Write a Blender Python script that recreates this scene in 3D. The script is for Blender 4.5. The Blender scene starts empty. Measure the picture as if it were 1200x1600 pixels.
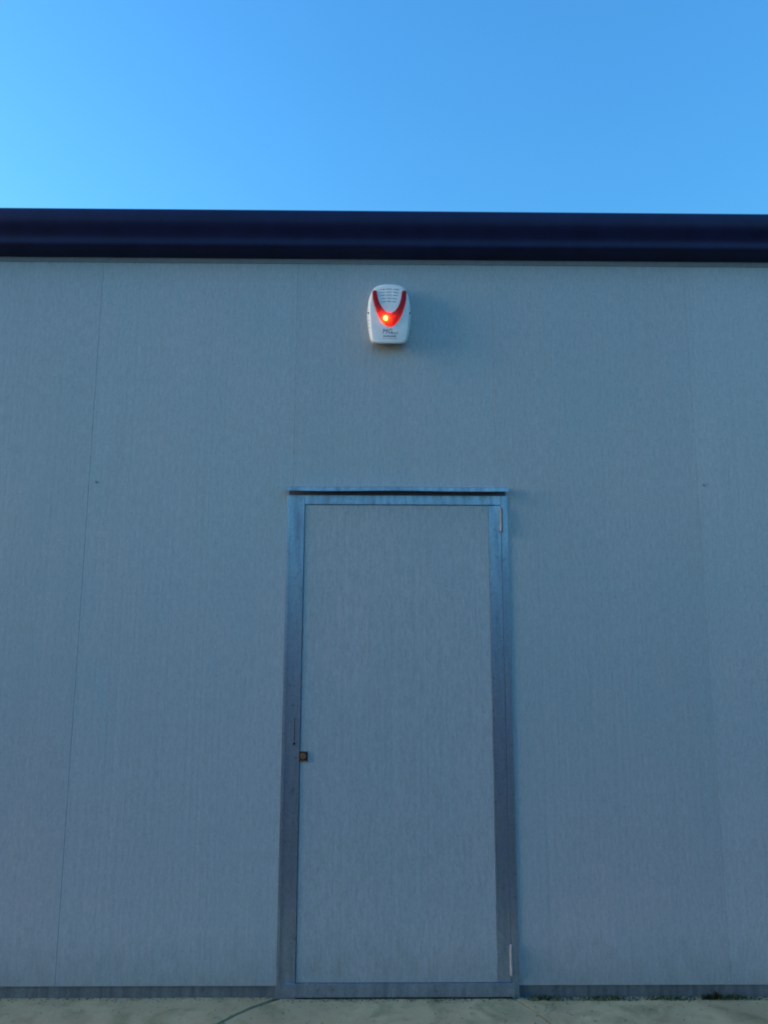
import bpy, bmesh, math, random
from mathutils import Vector, Matrix

R = math.radians
scene = bpy.context.scene
C = scene.collection
random.seed(7)

# ------------------------------------------------------------------ camera
CAM_H, CAM_D = 1.5496, 3.7107
cd = bpy.data.cameras.new('camera')
cam = bpy.data.objects.new('camera', cd)
C.objects.link(cam)
cd.sensor_fit = 'VERTICAL'
cd.sensor_height = 36.0
cd.lens = 36.0 * 1202.0 / 1600.0
cd.clip_start, cd.clip_end = 0.05, 3000.0
cam.matrix_world = (Matrix.Translation((0, -CAM_D, CAM_H)) @ Matrix.Rotation(R(-0.631), 4, 'Z')
                    @ Matrix.Rotation(R(90 + 9.64), 4, 'X') @ Matrix.Rotation(R(0.133), 4, 'Z'))
scene.camera = cam

# ------------------------------------------------------------------ sky, sun, exposure
SUN_EL, SUN_AZ = R(4.0), R(107.0)         # dusk; sun on the horizon, far to the left, along the wall
sun_dir = Vector((-math.sin(SUN_AZ) * math.cos(SUN_EL), -math.cos(SUN_AZ) * math.cos(SUN_EL), math.sin(SUN_EL)))
world = bpy.data.worlds.new('World')
scene.world = world
world.use_nodes = True
nt = world.node_tree
bg = nt.nodes['Background']
sky = nt.nodes.new('ShaderNodeTexSky')
sky.sky_type = 'NISHITA'
sky.sun_disc = False
sky.sun_elevation = SUN_EL
sky.sun_rotation = math.atan2(sun_dir.x, sun_dir.y)
sky.air_density = 1.8
sky.dust_density = 1.5
sky.ozone_density = 5.8
wb = nt.nodes.new('ShaderNodeMix')                 # even tint over the whole sky: the camera's cool white balance
wb.data_type, wb.blend_type = 'RGBA', 'MULTIPLY'
wb.inputs[0].default_value = 1.0
wb.inputs[7].default_value = (0.82, 1.0, 0.97, 1)
nt.links.new(sky.outputs[0], wb.inputs[6])
nt.links.new(wb.outputs[2], bg.inputs[0])
bg.inputs[1].default_value = 0.15
sd = bpy.data.lights.new('sun', 'SUN')
sd.energy = 2.0
sd.angle = R(72)
sd.color = (1.0, 0.87, 0.74)
sun = bpy.data.objects.new('sun', sd)
C.objects.link(sun)
sun.rotation_euler = (-sun_dir).to_track_quat('-Z', 'Y').to_euler()
vs = scene.view_settings
vs.view_transform = 'Standard'
vs.look = 'None'
vs.gamma = 1.0
vs.exposure = 3.05
vs.use_curve_mapping = False
scene.cycles.filter_width = 2.1           # soft phone optics

# ------------------------------------------------------------------ helpers
def box(bm, x0, x1, y0, y1, z0, z1, bevel=0.0):
    r = bmesh.ops.create_cube(bm, size=1.0)
    vs_ = r['verts']
    for v in vs_:
        v.co = Vector(((x0 + x1) / 2 + v.co.x * (x1 - x0), (y0 + y1) / 2 + v.co.y * (y1 - y0), (z0 + z1) / 2 + v.co.z * (z1 - z0)))
    if bevel > 0:
        es = list({e for v in vs_ for e in v.link_edges})
        bmesh.ops.bevel(bm, geom=es, offset=bevel, segments=2, affect='EDGES', profile=0.6)

def cyl(bm, p0, p1, r, n=20, r2=None):
    p0, p1 = Vector(p0), Vector(p1)
    d = p1 - p0
    m = Matrix.Translation((p0 + p1) / 2) @ d.to_track_quat('Z', 'Y').to_matrix().to_4x4()
    bmesh.ops.create_cone(bm, cap_ends=True, segments=n, radius1=r, radius2=r if r2 is None else r2, depth=d.length, matrix=m)

def obj(name, bm, mat, parent=None, smooth=None):
    bmesh.ops.recalc_face_normals(bm, faces=bm.faces[:])
    me = bpy.data.meshes.new(name)
    bm.to_mesh(me)
    bm.free()
    me.materials.append(mat)
    if smooth is not None:
        for p in me.polygons:
            p.use_smooth = True
        me.set_sharp_from_angle(angle=R(smooth))
    o = bpy.data.objects.new(name, me)
    C.objects.link(o)
    if parent:
        o.parent = parent
    return o

def empty(name, loc=(0, 0, 0)):
    o = bpy.data.objects.new(name, None)
    C.objects.link(o)
    o.location = loc
    return o

def tag(o, label, cat, group=None):
    o['label'], o['category'] = label, cat
    if group:
        o['group'] = group
    return o

def extrude_profile(bm, pts, x0, x1, closed=True, nx=1):
    """pts: (y, z) outline, swept along X"""
    rows = []
    for i in range(nx + 1):
        x = x0 + (x1 - x0) * i / nx
        rows.append([bm.verts.new((x, y, z)) for y, z in pts])
    n = len(pts)
    for a, b in zip(rows, rows[1:]):
        for k in range(n if closed else n - 1):
            bm.faces.new((a[k], a[(k + 1) % n], b[(k + 1) % n], b[k]))
    if closed:
        bm.faces.new(rows[0])
        bm.faces.new(rows[-1][::-1])

# ------------------------------------------------------------------ materials
class NT:
    def __init__(s, name):
        s.m = bpy.data.materials.new(name)
        s.m.use_nodes = True
        s.t = s.m.node_tree
        s.b = s.t.nodes['Principled BSDF']
        s.out = s.t.nodes['Material Output']
        s.co = s.t.nodes.new('ShaderNodeTexCoord')
        s.geo = s.t.nodes.new('ShaderNodeNewGeometry')
    def n(s, kind, **kw):
        nd = s.t.nodes.new(kind)
        for k, v in kw.items():
            setattr(nd, k, v)
        return nd
    def l(s, a, b):
        s.t.links.new(a, b)
    def mapped(s, scale, world=True):
        mp = s.n('ShaderNodeMapping')
        mp.inputs['Scale'].default_value = scale
        s.l(s.geo.outputs['Position'] if world else s.co.outputs['Object'], mp.inputs['Vector'])
        return mp.outputs[0]
    def noise(s, scale, detail=4, rough=0.55, vec=None, dist=0.0):
        nd = s.n('ShaderNodeTexNoise')
        nd.inputs['Scale'].default_value = scale
        nd.inputs['Detail'].default_value = detail
        nd.inputs['Roughness'].default_value = rough
        nd.inputs['Distortion'].default_value = dist
        s.l(vec if vec is not None else s.geo.outputs['Position'], nd.inputs['Vector'])
        return nd.outputs['Fac']
    def ramp(s, fac, stops):
        r = s.n('ShaderNodeValToRGB')
        el = r.color_ramp.elements
        while len(el) < len(stops):
            el.new(0.5)
        for e, (p, c) in zip(el, stops):
            e.position = p
            e.color = (*c, 1) if len(c) == 3 else c
        s.l(fac, r.inputs[0])
        return r.outputs[0]
    def mix(s, fac, a, b, mode='MIX'):
        m = s.n('ShaderNodeMix', data_type='RGBA', blend_type=mode)
        for sock, v in ((m.inputs[0], fac), (m.inputs[6], a), (m.inputs[7], b)):
            if isinstance(v, (int, float)):
                sock.default_value = v
            elif isinstance(v, tuple):
                sock.default_value = (*v, 1)
            else:
                s.l(v, sock)
        return m.outputs[2]
    def maprange(s, fac, a, b, c, d):
        m = s.n('ShaderNodeMapRange')
        for i, v in enumerate((a, b, c, d)):
            m.inputs[i + 1].default_value = v
        s.l(fac, m.inputs[0])
        return m.outputs[0]
    def bump(s, h, strength, dist, prev=None):
        b = s.n('ShaderNodeBump')
        b.inputs['Strength'].default_value = strength
        b.inputs['Distance'].default_value = dist
        s.l(h, b.inputs['Height'])
        if prev is not None:
            s.l(prev, b.inputs['Normal'])
        return b.outputs[0]
    def set(s, **kw):
        for k, v in kw.items():
            sock = s.b.inputs[k.replace('_', ' ')]
            if isinstance(v, tuple):
                sock.default_value = (*v, 1)
            elif isinstance(v, (int, float)):
                sock.default_value = v
            else:
                s.l(v, sock)

WALL = (0.385, 0.432, 0.452)
def mat_panel(name, seed):
    s = NT(name)
    off = s.n('ShaderNodeVectorMath', operation='ADD')
    off.inputs[1].default_value = (seed, seed * 2.3, 0)
    s.l(s.geo.outputs['Position'], off.inputs[0])
    def mp(sc):
        m = s.n('ShaderNodeMapping')
        m.inputs['Scale'].default_value = sc
        s.l(off.outputs[0], m.inputs['Vector'])
        return m.outputs[0]
    big = s.noise(1.7, 4, 0.55, mp((1, 1, 0.7)))
    col = s.ramp(big, [(0.32, tuple(c * f for c, f in zip(WALL, (0.88, 1.00, 1.00)))), (0.68, tuple(c * f for c, f in zip(WALL, (1.16, 1.01, 1.02))))])
    # rain streaks: long, uneven, gathered in bands
    streak = s.noise(9.0, 5, 0.6, mp((3.2, 1, 0.12)))
    band = s.noise(2.2, 2, 0.5, mp((1, 1, 0.25)))
    sm = s.n('ShaderNodeMath', operation='MULTIPLY')
    s.l(s.maprange(streak, 0.48, 0.75, 0.0, 0.6), sm.inputs[0])
    s.l(s.maprange(band, 0.40, 0.62, 0.15, 1.0), sm.inputs[1])
    col = s.mix(sm.outputs[0], col, tuple(c * 0.78 for c in WALL))
    # embossed, dusty paint film
    fine = s.noise(75.0, 4, 0.75, mp((1.3, 1, 0.26)))
    col = s.mix(s.maprange(fine, 0.36, 0.64, 0.0, 0.85), col, tuple(c * 0.74 for c in WALL))
    fin2 = s.noise(150.0, 3, 0.7, mp((1.0, 1, 0.5)))
    col = s.mix(s.maprange(fin2, 0.45, 0.66, 0.0, 0.45), col, tuple(min(1, c * 1.25) for c in WALL))
    spk = s.noise(230.0, 2, 0.5, mp((1, 1, 1)))
    col = s.mix(s.maprange(spk, 0.68, 0.78, 0.0, 0.35), col, tuple(c * 0.55 for c in WALL))
    # splash dirt thrown up from the ground, ragged upper edge
    sep = s.n('ShaderNodeSeparateXYZ')
    s.l(s.geo.outputs['Position'], sep.inputs[0])
    add = s.n('ShaderNodeMath', operation='MULTIPLY_ADD')
    s.l(s.noise(14.0, 5, 0.65, mp((1, 1, 0.7))), add.inputs[0])
    add.inputs[1].default_value = -0.42
    s.l(sep.outputs['Z'], add.inputs[2])
    col = s.mix(s.maprange(add.outputs[0], -0.20, 0.06, 0.40, 0.0), col, (0.14, 0.185, 0.175))
    oi = s.n('ShaderNodeObjectInfo')          # sheets differ slightly in tone
    hsv = s.n('ShaderNodeHueSaturation')
    s.l(col, hsv.inputs['Color'])
    s.l(s.maprange(oi.outputs['Random'], 0, 1, 0.96, 1.04), hsv.inputs['Value'])
    col = hsv.outputs[0]
    s.set(Base_Color=col, Roughness=s.maprange(streak, 0.3, 0.7, 0.34, 0.46), Specular_IOR_Level=0.7)
    nb = s.bump(s.noise(260.0, 2, 0.6), 0.25, 0.0008)
    nb = s.bump(s.noise(3.0, 2, 0.5, mp((1.6, 1, 0.5))), 0.10, 0.02, nb)
    s.set(Normal=nb)
    return s.m

def mat_zinc(name, base, rough, metal=0.85, dirt=0.4, low=0.0):
    s = NT(name)
    v = s.n('ShaderNodeTexVoronoi')
    v.inputs['Scale'].default_value = 120.0
    s.l(s.geo.outputs['Position'], v.inputs['Vector'])
    sp = s.ramp(v.outputs['Color'], [(0.0, tuple(c * 0.86 for c in base)), (1.0, tuple(min(1, c * 1.12) for c in base))])
    st = s.noise(7.0, 5, 0.6, s.mapped((4, 4, 0.5)))
    col = s.mix(s.maprange(st, 0.42, 0.75, 0.0, dirt), sp, tuple(c * 0.45 for c in base))
    blot = s.noise(30.0, 4, 0.6)
    col = s.mix(s.maprange(blot, 0.58, 0.75, 0, dirt * 0.7), col, (0.10, 0.10, 0.09))
    s.set(Base_Color=col, Metallic=metal, Roughness=s.maprange(st, 0.3, 0.75, rough, rough + 0.2))
    s.set(Normal=s.bump(s.noise(40.0, 3, 0.5), 0.12, 0.003))
    return s.m

def mat_plain(name, col, rough=0.5, metal=0.0, spec=0.5, var=0.15, scale=30.0):
    s = NT(name)
    nz = s.noise(scale, 4, 0.6)
    c = s.ramp(nz, [(0.3, tuple(x * (1 - var) for x in col)), (0.7, tuple(min(1, x * (1 + var)) for x in col))])
    s.set(Base_Color=c, Roughness=rough, Metallic=metal, Specular_IOR_Level=spec)
    return s.m

def mat_concrete(name, base, seed=0.0):
    s = NT(name)
    big = s.noise(3.0, 6, 0.6)
    col = s.ramp(big, [(0.3, tuple(c * 0.72 for c in base)), (0.7, tuple(c * 1.15 for c in base))])
    moss = s.noise(5.5, 5, 0.65, dist=0.6)
    col = s.mix(s.maprange(moss, 0.50, 0.68, 0, 0.6), col, (0.11, 0.13, 0.06))
    rust = s.noise(8.0, 4, 0.6, s.mapped((1, 1.7, 1)))
    col = s.mix(s.maprange(rust, 0.58, 0.72, 0, 0.45), col, (0.20, 0.15, 0.10))
    grit = s.noise(180.0, 4, 0.7)
    col = s.mix(s.maprange(grit, 0.50, 0.68, 0, 0.6), col, tuple(c * 0.5 for c in base))
    s.set(Base_Color=col, Roughness=0.9, Specular_IOR_Level=0.25)
    nb = s.bump(grit, 0.5, 0.004)
    s.set(Normal=s.bump(s.noise(20.0, 5, 0.6), 0.5, 0.008, nb))
    return s.m

M_panel = mat_panel('panel_paint', 0.0)
M_leaf = mat_panel('door_paint', 4.7)
M_zinc = mat_zinc('galvanised_steel', (0.38, 0.475, 0.62), 0.27, 0.90, 0.65)
M_zinc_dull = mat_zinc('weathered_zinc', (0.22, 0.25, 0.27), 0.5, 0.6, 0.8)
M_navy = mat_plain('navy_coated_sheet', (0.010, 0.015, 0.068), 0.45, 0.0, 0.25, 0.2, 8.0)
M_roof = mat_plain('roof_sheet', (0.10, 0.11, 0.12), 0.6)
M_rust = mat_plain('rusty_steel', (0.16, 0.085, 0.05), 0.75, 0.2, 0.3, 0.5, 220.0)
M_rust_dark = mat_plain('rust_dark', (0.05, 0.028, 0.022), 0.8, 0.1, 0.2, 0.4, 200.0)
M_brass = mat_plain('dull_brass', (0.24, 0.12, 0.065), 0.55, 0.5, 0.4, 0.3, 300.0)
M_hinge = mat_plain('bright_zinc', (0.23, 0.24, 0.28), 0.6, 0.2, 0.5, 0.12, 60.0)
M_black = mat_plain('dark_rubber', (0.015, 0.016, 0.018), 0.8)
M_flash = mat_plain('grey_flashing', (0.20, 0.25, 0.30), 0.5, 0.0, 0.4, 0.1)
M_shade = mat_plain('cap_shade', (0.09, 0.11, 0.16), 0.7)
M_concrete = mat_concrete('concrete', (0.38, 0.345, 0.21))
M_asphalt = mat_concrete('yard_gravel', (0.038, 0.038, 0.036))
M_white = mat_plain('white_plastic', (0.86, 0.85, 0.83), 0.40, 0.0, 0.5, 0.06, 25.0)
M_ink = mat_plain('purple_ink', (0.05, 0.022, 0.08), 0.5, 0, 0.4, 0.2)
M_ink2 = mat_plain('grey_ink', (0.36, 0.33, 0.42), 0.5, 0, 0.4, 0.2)

# red lens: thin tinted plastic, partly see-through, scatters light of the lamp inside
s = NT('red_lens')
tl = s.n('ShaderNodeBsdfTranslucent')
tl.inputs['Color'].default_value = (0.80, 0.015, 0.035, 1)
tr = s.n('ShaderNodeBsdfTransparent')
tr.inputs['Color'].default_value = (1.0, 0.30, 0.05, 1)
s.set(Base_Color=(0.24, 0.003, 0.018), Roughness=0.25, Specular_IOR_Level=0.5)
mx1 = s.n('ShaderNodeMixShader')
mx1.inputs[0].default_value = 0.45
s.l(s.b.outputs[0], mx1.inputs[1])
s.l(tl.outputs[0], mx1.inputs[2])
mx2 = s.n('ShaderNodeMixShader')
mx2.inputs[0].default_value = 0.22
s.l(mx1.outputs[0], mx2.inputs[1])
s.l(tr.outputs[0], mx2.inputs[2])
s.l(mx2.outputs[0], s.out.inputs[0])
M_lens = s.m
s = NT('lamp_glow')
s.set(Base_Color=(0.8, 0.6, 0.3), Emission_Color=(1.0, 0.44, 0.13))
s.b.inputs['Emission Strength'].default_value = 50.0
M_lamp = s.m

# ------------------------------------------------------------------ ground
bm = bmesh.new()
bmesh.ops.create_grid(bm, x_segments=2, y_segments=2, size=600.0)
for v in bm.verts:
    v.co.z = -0.045
g = obj('ground', bm, M_asphalt)
g['kind'] = 'structure'

def slab(name, outline, z0, z1, parent, mat, bevel=0.004):
    bm = bmesh.new()
    top = [bm.verts.new((x, y, z1)) for x, y in outline]
    bot = [bm.verts.new((x, y, z0)) for x, y in outline]
    n = len(top)
    ft = bm.faces.new(top)
    bm.faces.new(bot[::-1])
    for k in range(n):
        bm.faces.new((top[k], bot[k], bot[(k + 1) % n], top[(k + 1) % n]))
    bm.normal_update()
    bmesh.ops.bevel(bm, geom=list(ft.edges), offset=bevel, segments=2, affect='EDGES')
    return obj(name, bm, mat, parent)

apron = empty('concrete_pavement')
apron['kind'] = 'structure'
YF = -1.05
cl = [(-0.395, 0.030), (-0.412, -0.004), (-0.455, -0.038), (-0.520, -0.090), (-0.580, -0.155), (-0.632, -0.225), (-0.690, -0.33), (-0.735, -0.46), (-0.760, -0.60), (-0.770, -0.75)]
cr = [(0.615, 0.030), (0.628, -0.012), (0.660, -0.075), (0.700, -0.150), (0.735, -0.24), (0.762, -0.36), (0.780, -0.50), (0.785, -0.75)]
gapL = [0.020, 0.018, 0.013, 0.010, 0.009, 0.008, 0.008, 0.008, 0.008, 0.008]
cl2 = [(x - g_ * 0.8, y + g_ * 0.7) for (x, y), g_ in zip(cl, gapL)]
cr2 = [(x + 0.005, y + 0.002) for x, y in cr]
slab('slab', cl + [(-0.775, YF)] + [(0.79, YF)] + cr[::-1], -0.044, 0.0, apron, M_concrete, 0.0025)
slab('slab', cl2[::-1] + [(-5.6, 0.032), (-5.6, YF), (-0.783, YF)], -0.044, 0.001, apron, M_concrete)
slab('slab', cr2 + [(0.794, YF), (5.8, YF), (5.8, 0.032)], -0.044, 0.0, apron, M_concrete, 0.0015)

# ------------------------------------------------------------------ unseen wall added behind the camera to shade the lower facade
yard = empty('added_shade_wall', (0, -7.2, 0))
tag(yard, 'added unseen dark wall with coping, shades the lower facade', 'wall')
M_render = mat_concrete('shade_wall_render', (0.062, 0.075, 0.085))
for i in range(10):
    bm = bmesh.new()
    box(bm, -12.0 + i * 2.5, -12.0 + i * 2.5 + 2.49, -0.10, 0.10, -0.05, 2.66, 0.004)
    obj('shade_wall_bay', bm, M_render, yard)
    bm = bmesh.new()
    box(bm, -12.0 + i * 2.5, -12.0 + i * 2.5 + 2.49, -0.14, 0.14, 2.662, 2.74, 0.008)
    obj('coping', bm, M_render, yard)

# ------------------------------------------------------------------ building
X_SEAM = [-1.406 + k for k in range(-4, 8)]     # panel joints, one metre apart
Z_BASE, Z_TOP = 0.052, 3.545
TH = 0.05
bld = empty('panel_building')
tag(bld, 'grey blue metal panel building with dark navy eaves and plain single door', 'building')

def panel_mesh(name, w, z0, z1, mat, ch=0.0008, rib=0.034, depth=0.00015):
    """vertical sandwich panel, micro-ribbed face at y=0, chamfered long edges"""
    pts = [(0.0001, TH), (0.0001, 0.0016), (0.0003, 0.0008), (0.0003 + ch, 0.0)]
    x = 0.0003 + ch + 0.012
    rr = random.Random(11)
    while x + rib < w - 0.012:
        a, d = rr.uniform(0.35, 0.6) * rib, depth * rr.uniform(0.4, 1.3)
        pts += [(x, 0.0), (x + 0.006, d), (x + a, d), (x + a + 0.006, 0.0)]
        x += rib * rr.uniform(0.8, 1.2)
    pts += [(w - 0.0003 - ch, 0.0), (w - 0.0003, 0.0008), (w - 0.0001, 0.0016), (w - 0.0001, TH)]
    bm = bmesh.new()
    lo = [bm.verts.new((x, y, z0)) for x, y in pts]
    hi = [bm.verts.new((x, y, z1)) for x, y in pts]
    n = len(pts)
    for k in range(n):
        bm.faces.new((lo[k], lo[(k + 1) % n], hi[(k + 1) % n], hi[k]))
    bm.faces.new(lo[::-1])
    bm.faces.new(hi)
    return obj(name, bm, mat)

full = panel_mesh('wall_panel', 1.0, Z_BASE, Z_TOP, M_panel)
first = True
for xs in X_SEAM[:-1]:
    if abs(xs + 0.406) < 0.01:
        p = panel_mesh('wall_panel', 1.0, 2.262, Z_TOP, M_panel)
    elif first:
        p, first = full, False
    else:
        p = full.copy()
        C.objects.link(p)
    p.parent = bld
    p.location = (xs, 0.0 if xs < -1.5 else 0.00022, 0)
XL, XR, YB = X_SEAM[0], X_SEAM[-1], 7.0
# the other walls and the roof
for nm, a in (('side_wall', (XL, XL + 0.05, TH + 0.001, YB, 0.0, Z_TOP)), ('side_wall', (XR - 0.05, XR, TH + 0.001, YB, 0.0, Z_TOP)),
              ('back_wall', (XL + 0.051, XR - 0.051, YB - 0.05, YB, 0.0, Z_TOP))):
    bm = bmesh.new()
    box(bm, *a)
    obj(nm, bm, M_panel, bld)
bm = bmesh.new()
extrude_profile(bm, [(0.002, Z_TOP + 0.002), (0.002, 3.652), (YB + 0.1, 3.70), (YB + 0.1, Z_TOP + 0.002)], XL - 0.05, XR + 0.05)
obj('roof', bm, M_roof, bld)
# base rail, set back under the panel feet
bm = bmesh.new()
box(bm, XL, -0.434, 0.010, 0.046, -0.01, 0.056)
obj('base_rail', bm, M_zinc_dull, bld)
bm = bmesh.new()
box(bm, 0.647, 1.56, 0.010, 0.046, -0.01, 0.056)
obj('base_rail', bm, M_zinc_dull, bld)
bm = bmesh.new()
box(bm, 1.562, XR, 0.006, 0.046, -0.01, 0.056)
obj('base_rail', bm, M_zinc_dull, bld)

# eaves gutter: rolled sheet section
prof = [(0.001, 3.5045), (-0.008, 3.5045), (-0.012, 3.509), (-0.045, 3.520), (-0.068, 3.526), (-0.077, 3.530), (-0.082, 3.537), (-0.084, 3.548), (-0.084, 3.562),
        (-0.0855, 3.572), (-0.090, 3.583), (-0.097, 3.595), (-0.108, 3.611), (-0.116, 3.623), (-0.122, 3.636), (-0.125, 3.650), (-0.127, 3.672),
        (-0.126, 3.694), (-0.123, 3.705), (-0.117, 3.710), (-0.110, 3.706), (-0.110, 3.655), (0.001, 3.655)]
bm = bmesh.new()
extrude_profile(bm, prof, XL - 0.08, XR + 0.08)
obj('eaves_gutter', bm, M_navy, bld, 50)
# slim closing strip under the gutter
bm = bmesh.new()
box(bm, XL, XR, -0.004, 0.001, 3.479, 3.504, 0.001)
obj('top_flashing', bm, M_flash, bld)

# fasteners
for x, z in ((-1.371, 2.323), (1.621, 2.321)):
    bm = bmesh.new()
    cyl(bm, (x, 0.002, z), (x, -0.003, z), 0.0065, 6)
    obj('screw', bm, M_flash, bld)

# ------------------------------------------------------------------ door frame and door
frame = empty('door_frame')
frame.parent = bld
def fr(name, *a, mat=M_zinc, bevel=0.0015):
    bm = bmesh.new()
    box(bm, *a, bevel)
    return obj(name, bm, mat, frame)
fr('jamb', -0.4325, -0.3475, -0.005, 0.06, 0.0, 2.262)
fr('jamb_lip', -0.4235, -0.4165, -0.0075, -0.0045, 0.068, 2.20, bevel=0.001)
fr('jamb', 0.6145, 0.6450, -0.005, 0.06, 0.0, 2.262)
fr('header', -0.3465, 0.6135, -0.004, 0.06, 2.216, 2.262)
fr('threshold', -0.395, 0.622, -0.011, 0.05, 0.008, 0.064)
bm = bmesh.new()
box(bm, -0.395, 0.622, -0.004, 0.05, -0.02, 0.0075)
obj('threshold_gasket', bm, M_black, frame)
# drip cap: a folded sheet with a short front lip over a shadow gap
bm = bmesh.new()
extrude_profile(bm, [(0.0005, 2.304), (-0.046, 2.296), (-0.048, 2.294), (-0.048, 2.276), (-0.0465, 2.276), (-0.0465, 2.2925), (-0.002, 2.300), (0.0005, 2.300)], -0.4335, 0.6455, nx=12)
for v in bm.verts:
    v.co.z += 0.0016 * math.sin(v.co.x * 9.0 + 0.6) * min(1, -v.co.y / 0.04)
obj('drip_cap', bm, M_zinc, frame)
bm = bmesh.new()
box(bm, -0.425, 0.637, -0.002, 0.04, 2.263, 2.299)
obj('cap_shade_strip', bm, M_shade, frame)  # dark bluish strip, stands in for the shadow under the cap

door = panel_mesh('door', 0.8970, 0.0655, 2.2130, M_leaf)
door.parent = bld
door.location = (-0.3455, -0.0015, 0)
def dr(name, bm, mat, smooth=None):
    o = obj(name, bm, mat, door, smooth)
    o.location = (0.3455, 0.0015, 0)
    return o
bm = bmesh.new()
box(bm, 0.5520, 0.6115, -0.0045, 0.05, 0.0655, 2.2130, 0.0015)
dr('edge_trim', bm, M_zinc)
for z0, z1 in ((2.084, 2.196), (0.100, 0.219)):
    bm = bmesh.new()
    zm = (z0 + z1) / 2
    cyl(bm, (0.613, -0.013, z0), (0.613, -0.013, zm - 0.001), 0.0085, 20)
    cyl(bm, (0.613, -0.013, zm + 0.001), (0.613, -0.013, z1), 0.0085, 20)
    cyl(bm, (0.613, -0.013, zm - 0.001), (0.613, -0.013, zm + 0.001), 0.0055, 16)
    cyl(bm, (0.613, -0.013, z1), (0.613, -0.013, z1 + 0.006), 0.007, 16, 0.003)
    cyl(bm, (0.613, -0.013, z0 - 0.006), (0.613, -0.013, z0), 0.003, 16, 0.007)
    dr('hinge', bm, M_hinge, 40)
# lock: rusty square plate with a round barrel
bm = bmesh.new()
box(bm, -0.350, -0.310, -0.006, -0.001, 1.010, 1.051, 0.001)
dr('lock_plate', bm, M_rust_dark)
bm = bmesh.new()
cyl(bm, (-0.331, -0.005, 1.031), (-0.331, -0.0095, 1.031), 0.0145, 24, 0.0135)
dr('lock_barrel', bm, M_brass)
bm = bmesh.new()
box(bm, -0.352, -0.308, -0.0075, -0.004, 1.0075, 1.0125, 0.0006)
dr('lock_lip', bm, M_rust)
bm = bmesh.new()
cyl(bm, (-0.374, -0.004, 1.086), (-0.374, -0.010, 1.086), 0.006, 16)
box(bm, -0.3745, -0.372, -0.0062, -0.0045, 1.095, 1.205)
o = obj('latch_slot', bm, M_black, frame)

# ------------------------------------------------------------------ alarm siren
sir = empty('alarm_siren', (0.064, 0, 3.035))
tag(sir, 'white wall alarm siren with glowing red curved lens above the door', 'alarm siren')
H = 0.305
def spline(pts, n):
    """closed Catmull-Rom"""
    out, m = [], len(pts)
    for i in range(m):
        p0, p1, p2, p3 = (Vector(pts[(i + k - 1) % m]) for k in range(4))
        for j in range(n):
            t = j / n
            out.append(0.5 * ((2 * p1) + (p2 - p0) * t + (2 * p0 - 5 * p1 + 4 * p2 - p3) * t * t + (3 * p1 - p0 - 3 * p2 + p3) * t ** 3))
    return out
def open_spline(pts, n):
    pts = [Vector(p) for p in pts]
    e = [pts[0] * 2 - pts[1]] + pts + [pts[-1] * 2 - pts[-2]]
    out = []
    for i in range(1, len(e) - 2):
        p0, p1, p2, p3 = e[i - 1:i + 3]
        for j in range(n):
            t = j / n
            out.append(0.5 * ((2 * p1) + (p2 - p0) * t + (2 * p0 - 5 * p1 + 4 * p2 - p3) * t * t + (3 * p1 - p0 - 3 * p2 + p3) * t ** 3))
    out.append(pts[-1])
    return out
# half outline (x, z) from bottom centre to top centre
half_back = [(0.0, 0.006), (0.055, 0.006), (0.080, 0.010), (0.093, 0.026), (0.103, 0.070), (0.111, 0.130), (0.112, 0.170), (0.106, 0.225), (0.094, 0.267), (0.074, 0.296), (0.042, 0.309), (0.0, 0.312)]
half_front = [(0.0, -0.013), (0.050, -0.012), (0.074, -0.006), (0.085, 0.014), (0.092, 0.065), (0.097, 0.125), (0.098, 0.170), (0.094, 0.222), (0.085, 0.260), (0.066, 0.286), (0.038, 0.297), (0.0, 0.300)]
def full_outline(h):
    return [(x, z) for x, z in h] + [(-x, z) for x, z in h[-2:0:-1]]
back = spline(full_outline(half_back), 4)
front = spline(full_outline(half_front), 4)
def ring(t, y, k=1.0):
    """blend between back and front outline, scaled about the middle"""
    c = Vector((0, 0.15))
    return [(lambda q: (q.x, y, q.y))(c + (b.lerp(f, t) - c) * k) for b, f in zip(back, front)]
def y_front(x, z):
    """slightly domed face of the cover"""
    return -0.076 + 0.50 * x * x + 0.25 * (z - 0.14) ** 2
def loft(rings, cap0=True, cap1=True):
    bm = bmesh.new()
    vr = [[bm.verts.new(p) for p in r] for r in rings]
    n = len(vr[0])
    for a, b in zip(vr, vr[1:]):
        for k in range(n):
            bm.faces.new((a[k], a[(k + 1) % n], b[(k + 1) % n], b[k]))
    if cap0:
        bm.faces.new(vr[0][::-1])
    if cap1:
        bm.faces.new(vr[-1])
    return bm
bm = loft([ring(0, 0.0005, 0.955), ring(0, -0.010, 0.955)])
obj('back_plate', bm, M_white, sir, 40)
rings = [ring(0.0, -0.010, 0.985), ring(0.0, -0.012, 1.0), ring(0.12, -0.034), ring(0.30, -0.048), ring(0.62, -0.060)]
for t, k in ((0.85, 1.0), (0.97, 0.995), (1.0, 0.975), (1.0, 0.92), (1.0, 0.8), (1.0, 0.6), (1.0, 0.35), (1.0, 0.12)):
    r = ring(t, 0, k)
    ex = {0.85: 0.006, 0.97: 0.0015}.get(t, 0.0)
    rings.append([(x, y_front(x, z) + ex, z) for x, _, z in r])
cover = obj('cover', loft(rings), M_white, sir, 50)
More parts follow.
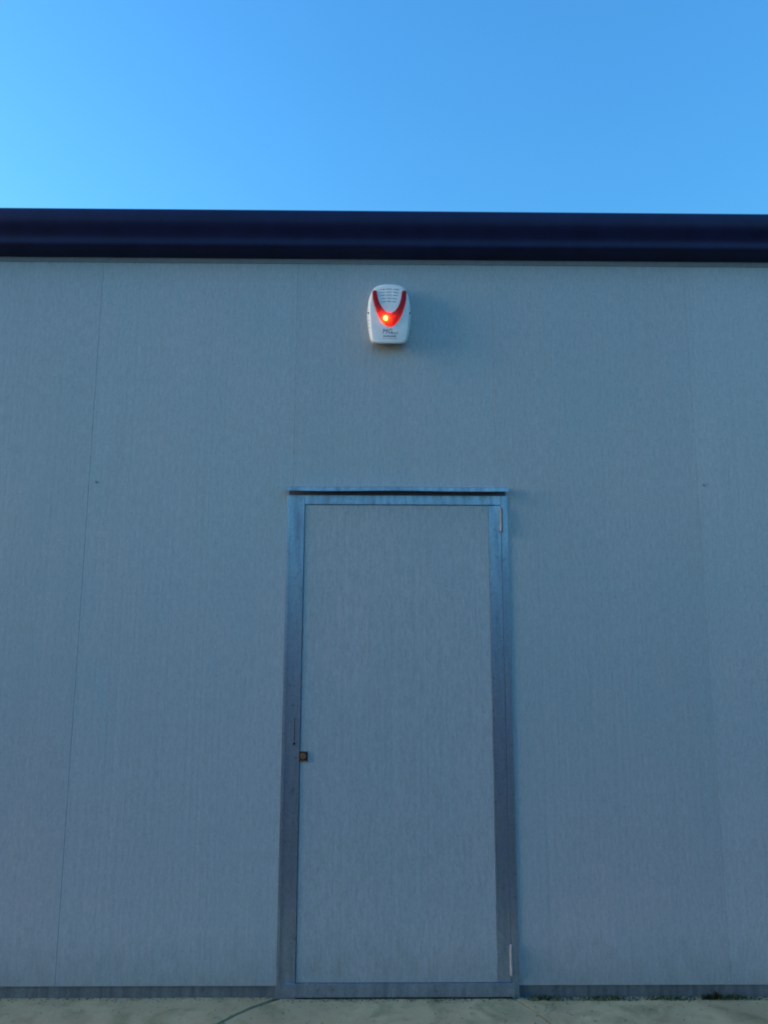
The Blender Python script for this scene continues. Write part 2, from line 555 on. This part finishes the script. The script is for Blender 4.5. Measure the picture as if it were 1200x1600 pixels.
# sound slots, cut into the cover
cut = bmesh.new()
for row in range(5):
    z = [0.274, 0.2575, 0.2415, 0.223, 0.2065][row]
    wid = [0.054, 0.052, 0.048, 0.043, 0.038][row]
    for c in (-1, 0, 1):
        x0 = c * wid * 0.68
        hw = wid * 0.26
        n_ = 4
        for sgn in (0,):
            lo_, hi_ = [], []
            ring_pts = []
            for i in range(n_ + 1):
                x = x0 - hw + 2 * hw * i / n_
                zz = z - 0.9 * x * x * 1.6
                ring_pts.append((x, zz))
            vf = []
            for yy in (-0.12, -0.052):
                top = [cut.verts.new((x, yy, zz + 0.0021)) for x, zz in ring_pts]
                bot = [cut.verts.new((x, yy, zz - 0.0021)) for x, zz in ring_pts]
                vf.append(top + bot[::-1])
            a, b = vf
            n2 = len(a)
            for k in range(n2):
                cut.faces.new((a[k], a[(k + 1) % n2], b[(k + 1) % n2], b[k]))
            cut.faces.new(a)
            cut.faces.new(b[::-1])
for sgn in (-1, 1):                      # slanted louvres on both flanks
    for i in range(8):
        z = 0.060 + i * 0.0195
        tmp = bmesh.new()
        box(tmp, -0.020, 0.020, -0.014, 0.014, -0.0032, 0.0032)
        mt = Matrix.Translation((sgn * (0.1115 - abs(z - 0.15) * 0.09), -0.046, z)) @ Matrix.Rotation(R(30), 4, 'X')
        bmesh.ops.transform(tmp, matrix=mt, verts=tmp.verts)
        me_ = bpy.data.meshes.new('t')
        tmp.to_mesh(me_)
        tmp.free()
        cut.from_mesh(me_)
        bpy.data.meshes.remove(me_)
cutter = obj('cutter', cut, M_white)
cutter.parent = sir
md = cover.modifiers.new('b', 'BOOLEAN')
md.object = cutter
md.operation = 'DIFFERENCE'
md.solver = 'EXACT'
bpy.context.view_layer.update()
dg = bpy.context.evaluated_depsgraph_get()
me = bpy.data.meshes.new_from_object(cover.evaluated_get(dg))
cover.modifiers.clear()
cover.data = me
for p in me.polygons:
    p.use_smooth = True
me.set_sharp_from_angle(angle=R(35))
bpy.data.objects.remove(cutter)

# curved lens: sheet swept along a U, domed across, hollow behind
def resample(pts, n):
    d = [0.0]
    for a, b in zip(pts, pts[1:]):
        d.append(d[-1] + (b - a).length)
    out, k = [], 0
    for i in range(n):
        t = d[-1] * i / (n - 1)
        while k < len(d) - 2 and d[k + 1] < t:
            k += 1
        out.append(pts[k].lerp(pts[k + 1], (t - d[k]) / max(1e-9, d[k + 1] - d[k])))
    return out
outer = [(-0.0865, 0.256), (-0.0830, 0.214), (-0.0720, 0.172), (-0.0560, 0.130), (-0.0350, 0.096), (-0.0150, 0.0765), (0.002, 0.0705), (0.022, 0.0775), (0.045, 0.101), (0.062, 0.132), (0.0755, 0.172), (0.0850, 0.214), (0.0880, 0.256)]
inner = [(-0.0610, 0.256), (-0.0555, 0.222), (-0.0440, 0.190), (-0.0280, 0.164), (-0.0130, 0.151), (0.004, 0.1465), (0.021, 0.151), (0.036, 0.166), (0.049, 0.190), (0.0575, 0.219), (0.0630, 0.256)]
NS = 60
po = resample(open_spline(outer, 8), NS)
pi_ = resample(open_spline(inner, 8), NS)
bm = bmesh.new()
rows = []
NQ = 12
seq = [((a + b) / 2, (a - b) / 2) for a, b in zip(po, pi_)]
def end_caps(c, hv):
    w = hv.length
    return [(c + Vector((0, w * math.sin(a_))), hv * math.cos(a_)) for a_ in (R(22), R(45), R(66), R(84))]
seq = end_caps(*seq[0])[::-1] + seq + end_caps(*seq[-1])
for pt, hv in seq:
    row = []
    for k in range(NQ + 1):
        u = -1 + 2 * k / NQ
        q = pt + hv * u
        rise = 0.0085 * math.sqrt(max(0, 1 - u ** 4)) * min(1, hv.length / 0.012)
        row.append(bm.verts.new((q.x, y_front(q.x, q.y) + 0.0006 - rise, q.y)))
    rows.append(row)
for a, b in zip(rows, rows[1:]):
    for k in range(NQ):
        bm.faces.new((a[k], a[k + 1], b[k + 1], b[k]))
obj('lens', bm, M_lens, sir, 80)
bm = bmesh.new()
bmesh.ops.create_uvsphere(bm, u_segments=16, v_segments=10, radius=0.0064)
for v in bm.verts:
    v.co = Vector((v.co.x * 0.9 - 0.0185, v.co.y * 0.40 - 0.0795, v.co.z * 1.25 + 0.1165))
obj('lamp', bm, M_lamp, sir, 80)

# screws on the flanks
for sgn in (-1, 1):
    bm = bmesh.new()
    cyl(bm, (sgn * 0.098, -0.050, 0.150), (sgn * 0.1055, -0.0635, 0.150), 0.0042, 14)
    obj('cover_screw', bm, M_black, sir)

# printed maker's mark
def text_mesh(txt, size, shear=0.0):
    cu = bpy.data.curves.new('t', 'FONT')
    cu.body = txt
    cu.size = size
    cu.shear = shear
    cu.align_x = 'CENTER'
    cu.offset = 0.0
    cu.space_character = 1.05
    o = bpy.data.objects.new('t', cu)
    C.objects.link(o)
    bpy.context.view_layer.update()
    m_ = bpy.data.meshes.new_from_object(o.evaluated_get(bpy.context.evaluated_depsgraph_get()))
    bpy.data.objects.remove(o)
    return m_
def print_on(name, me, mat, x, z):
    bm = bmesh.new()
    bm.from_mesh(me)
    for v in bm.verts:
        px, pz = v.co.x + x, v.co.y + z
        v.co = Vector((px, y_front(px, pz) - 0.0006, pz))
    return obj(name, bm, mat, sir)
print_on('lettering', text_mesh('MG', 0.033, 0.2), M_ink, -0.010, 0.0375)
def strokes(name, segs, mat):
    bm = bmesh.new()
    for x0, x1, z0, z1 in segs:
        q = [bm.verts.new((x, y_front(x, z) - 0.0007, z)) for x, z in ((x0, z0), (x1, z0), (x1 + 0.001, z1), (x0 + 0.001, z1))]
        bm.faces.new(q)
    return obj(name, bm, mat, sir)
segs = []
x = 0.012
while x < 0.040:                       # blurred small print beside the mark
    w = random.uniform(0.003, 0.006)
    segs.append((x, x + w, 0.033 + random.uniform(0, .002), 0.043 + random.uniform(-.002, .004)))
    x += w + 0.0016
strokes('logo_stripe', segs, M_ink2)
segs = []
x = -0.030
while x < 0.034:
    w = random.uniform(0.002, 0.005)
    segs.append((x, x + w, 0.0200, 0.0255 + random.uniform(-.001, .0015)))
    x += w + 0.0012
strokes('small_print', segs, M_ink)
segs = []
x = -0.036
while x < 0.040:
    w = random.uniform(0.002, 0.006)
    segs.append((x, x + w, 0.0090, 0.0122 + random.uniform(-.0006, .0006)))
    x += w + 0.002
strokes('small_print', segs, M_ink2)

# ------------------------------------------------------------------ low growth in the joint at the wall foot
def growth(name, x0, x1, n, h0, h1, mat, seed, y0=-0.030, y1=0.004):
    rnd = random.Random(seed)
    bm = bmesh.new()
    for i in range(n):
        x = rnd.uniform(x0, x1)
        y = rnd.uniform(y0, y1)
        h = rnd.uniform(h0, h1) * (0.4 + 0.6 * (0.5 + 0.5 * math.sin(x * 23 + seed)))
        a = rnd.uniform(0, 6.28)
        w = rnd.uniform(0.0015, 0.004)
        lean = Vector((rnd.uniform(-1, 1), rnd.uniform(-1, 0.2), 0)) * h * 0.6
        d = Vector((math.cos(a), math.sin(a), 0)) * w
        p = Vector((x, y, -0.002))
        m = p + lean * 0.35 + Vector((0, 0, h * 0.6))
        t = p + lean + Vector((0, 0, h))
        v = [bm.verts.new(q) for q in (p - d, p + d, m + d * 0.8, m - d * 0.8, t)]
        bm.faces.new((v[0], v[1], v[2], v[3]))
        bm.faces.new((v[3], v[2], v[4]))
    o = obj(name, bm, mat)
    o['kind'] = 'stuff'
    return o
M_moss = mat_plain('moss', (0.060, 0.080, 0.030), 0.9, 0, 0.2, 0.5, 60.0)
g = growth('moss', 0.68, 1.75, 900, 0.006, 0.022, M_moss, 3)
g['label'] = 'thin moss and dry grass along the foot of the wall'
M_weed = mat_plain('weed_leaf', (0.035, 0.045, 0.022), 0.8, 0, 0.3, 0.4, 80.0)
weed = growth('weed', 1.455, 1.530, 160, 0.02, 0.055, M_weed, 9, -0.022, 0.0)
del weed['kind']
tag(weed, 'small dark weed tuft growing from the joint at the wall foot', 'weed')

M_grit = mat_plain('damp_grit', (0.10, 0.10, 0.075), 0.95, 0, 0.2, 0.5, 90.0)
rnd = random.Random(21)
bm = bmesh.new()
for i in range(1500):
    x = rnd.uniform(-2.4, 2.4)
    y = 0.006 - abs(rnd.gauss(0, 0.016)) if rnd.random() < 0.7 else rnd.uniform(-0.30, 0.0)
    if -0.42 < x < 0.63:
        y -= 0.016
    r = rnd.uniform(0.0010, 0.0034)
    bmesh.ops.create_icosphere(bm, subdivisions=1, radius=r, matrix=Matrix.Translation((x, y, r * 0.5)) @ Matrix.Diagonal((rnd.uniform(.7, 1.4), rnd.uniform(.7, 1.4), rnd.uniform(.5, .9), 1)))
g = obj('grit', bm, M_grit)
g['kind'] = 'stuff'
g['label'] = 'fine grit and dirt gathered on the concrete at the wall foot'
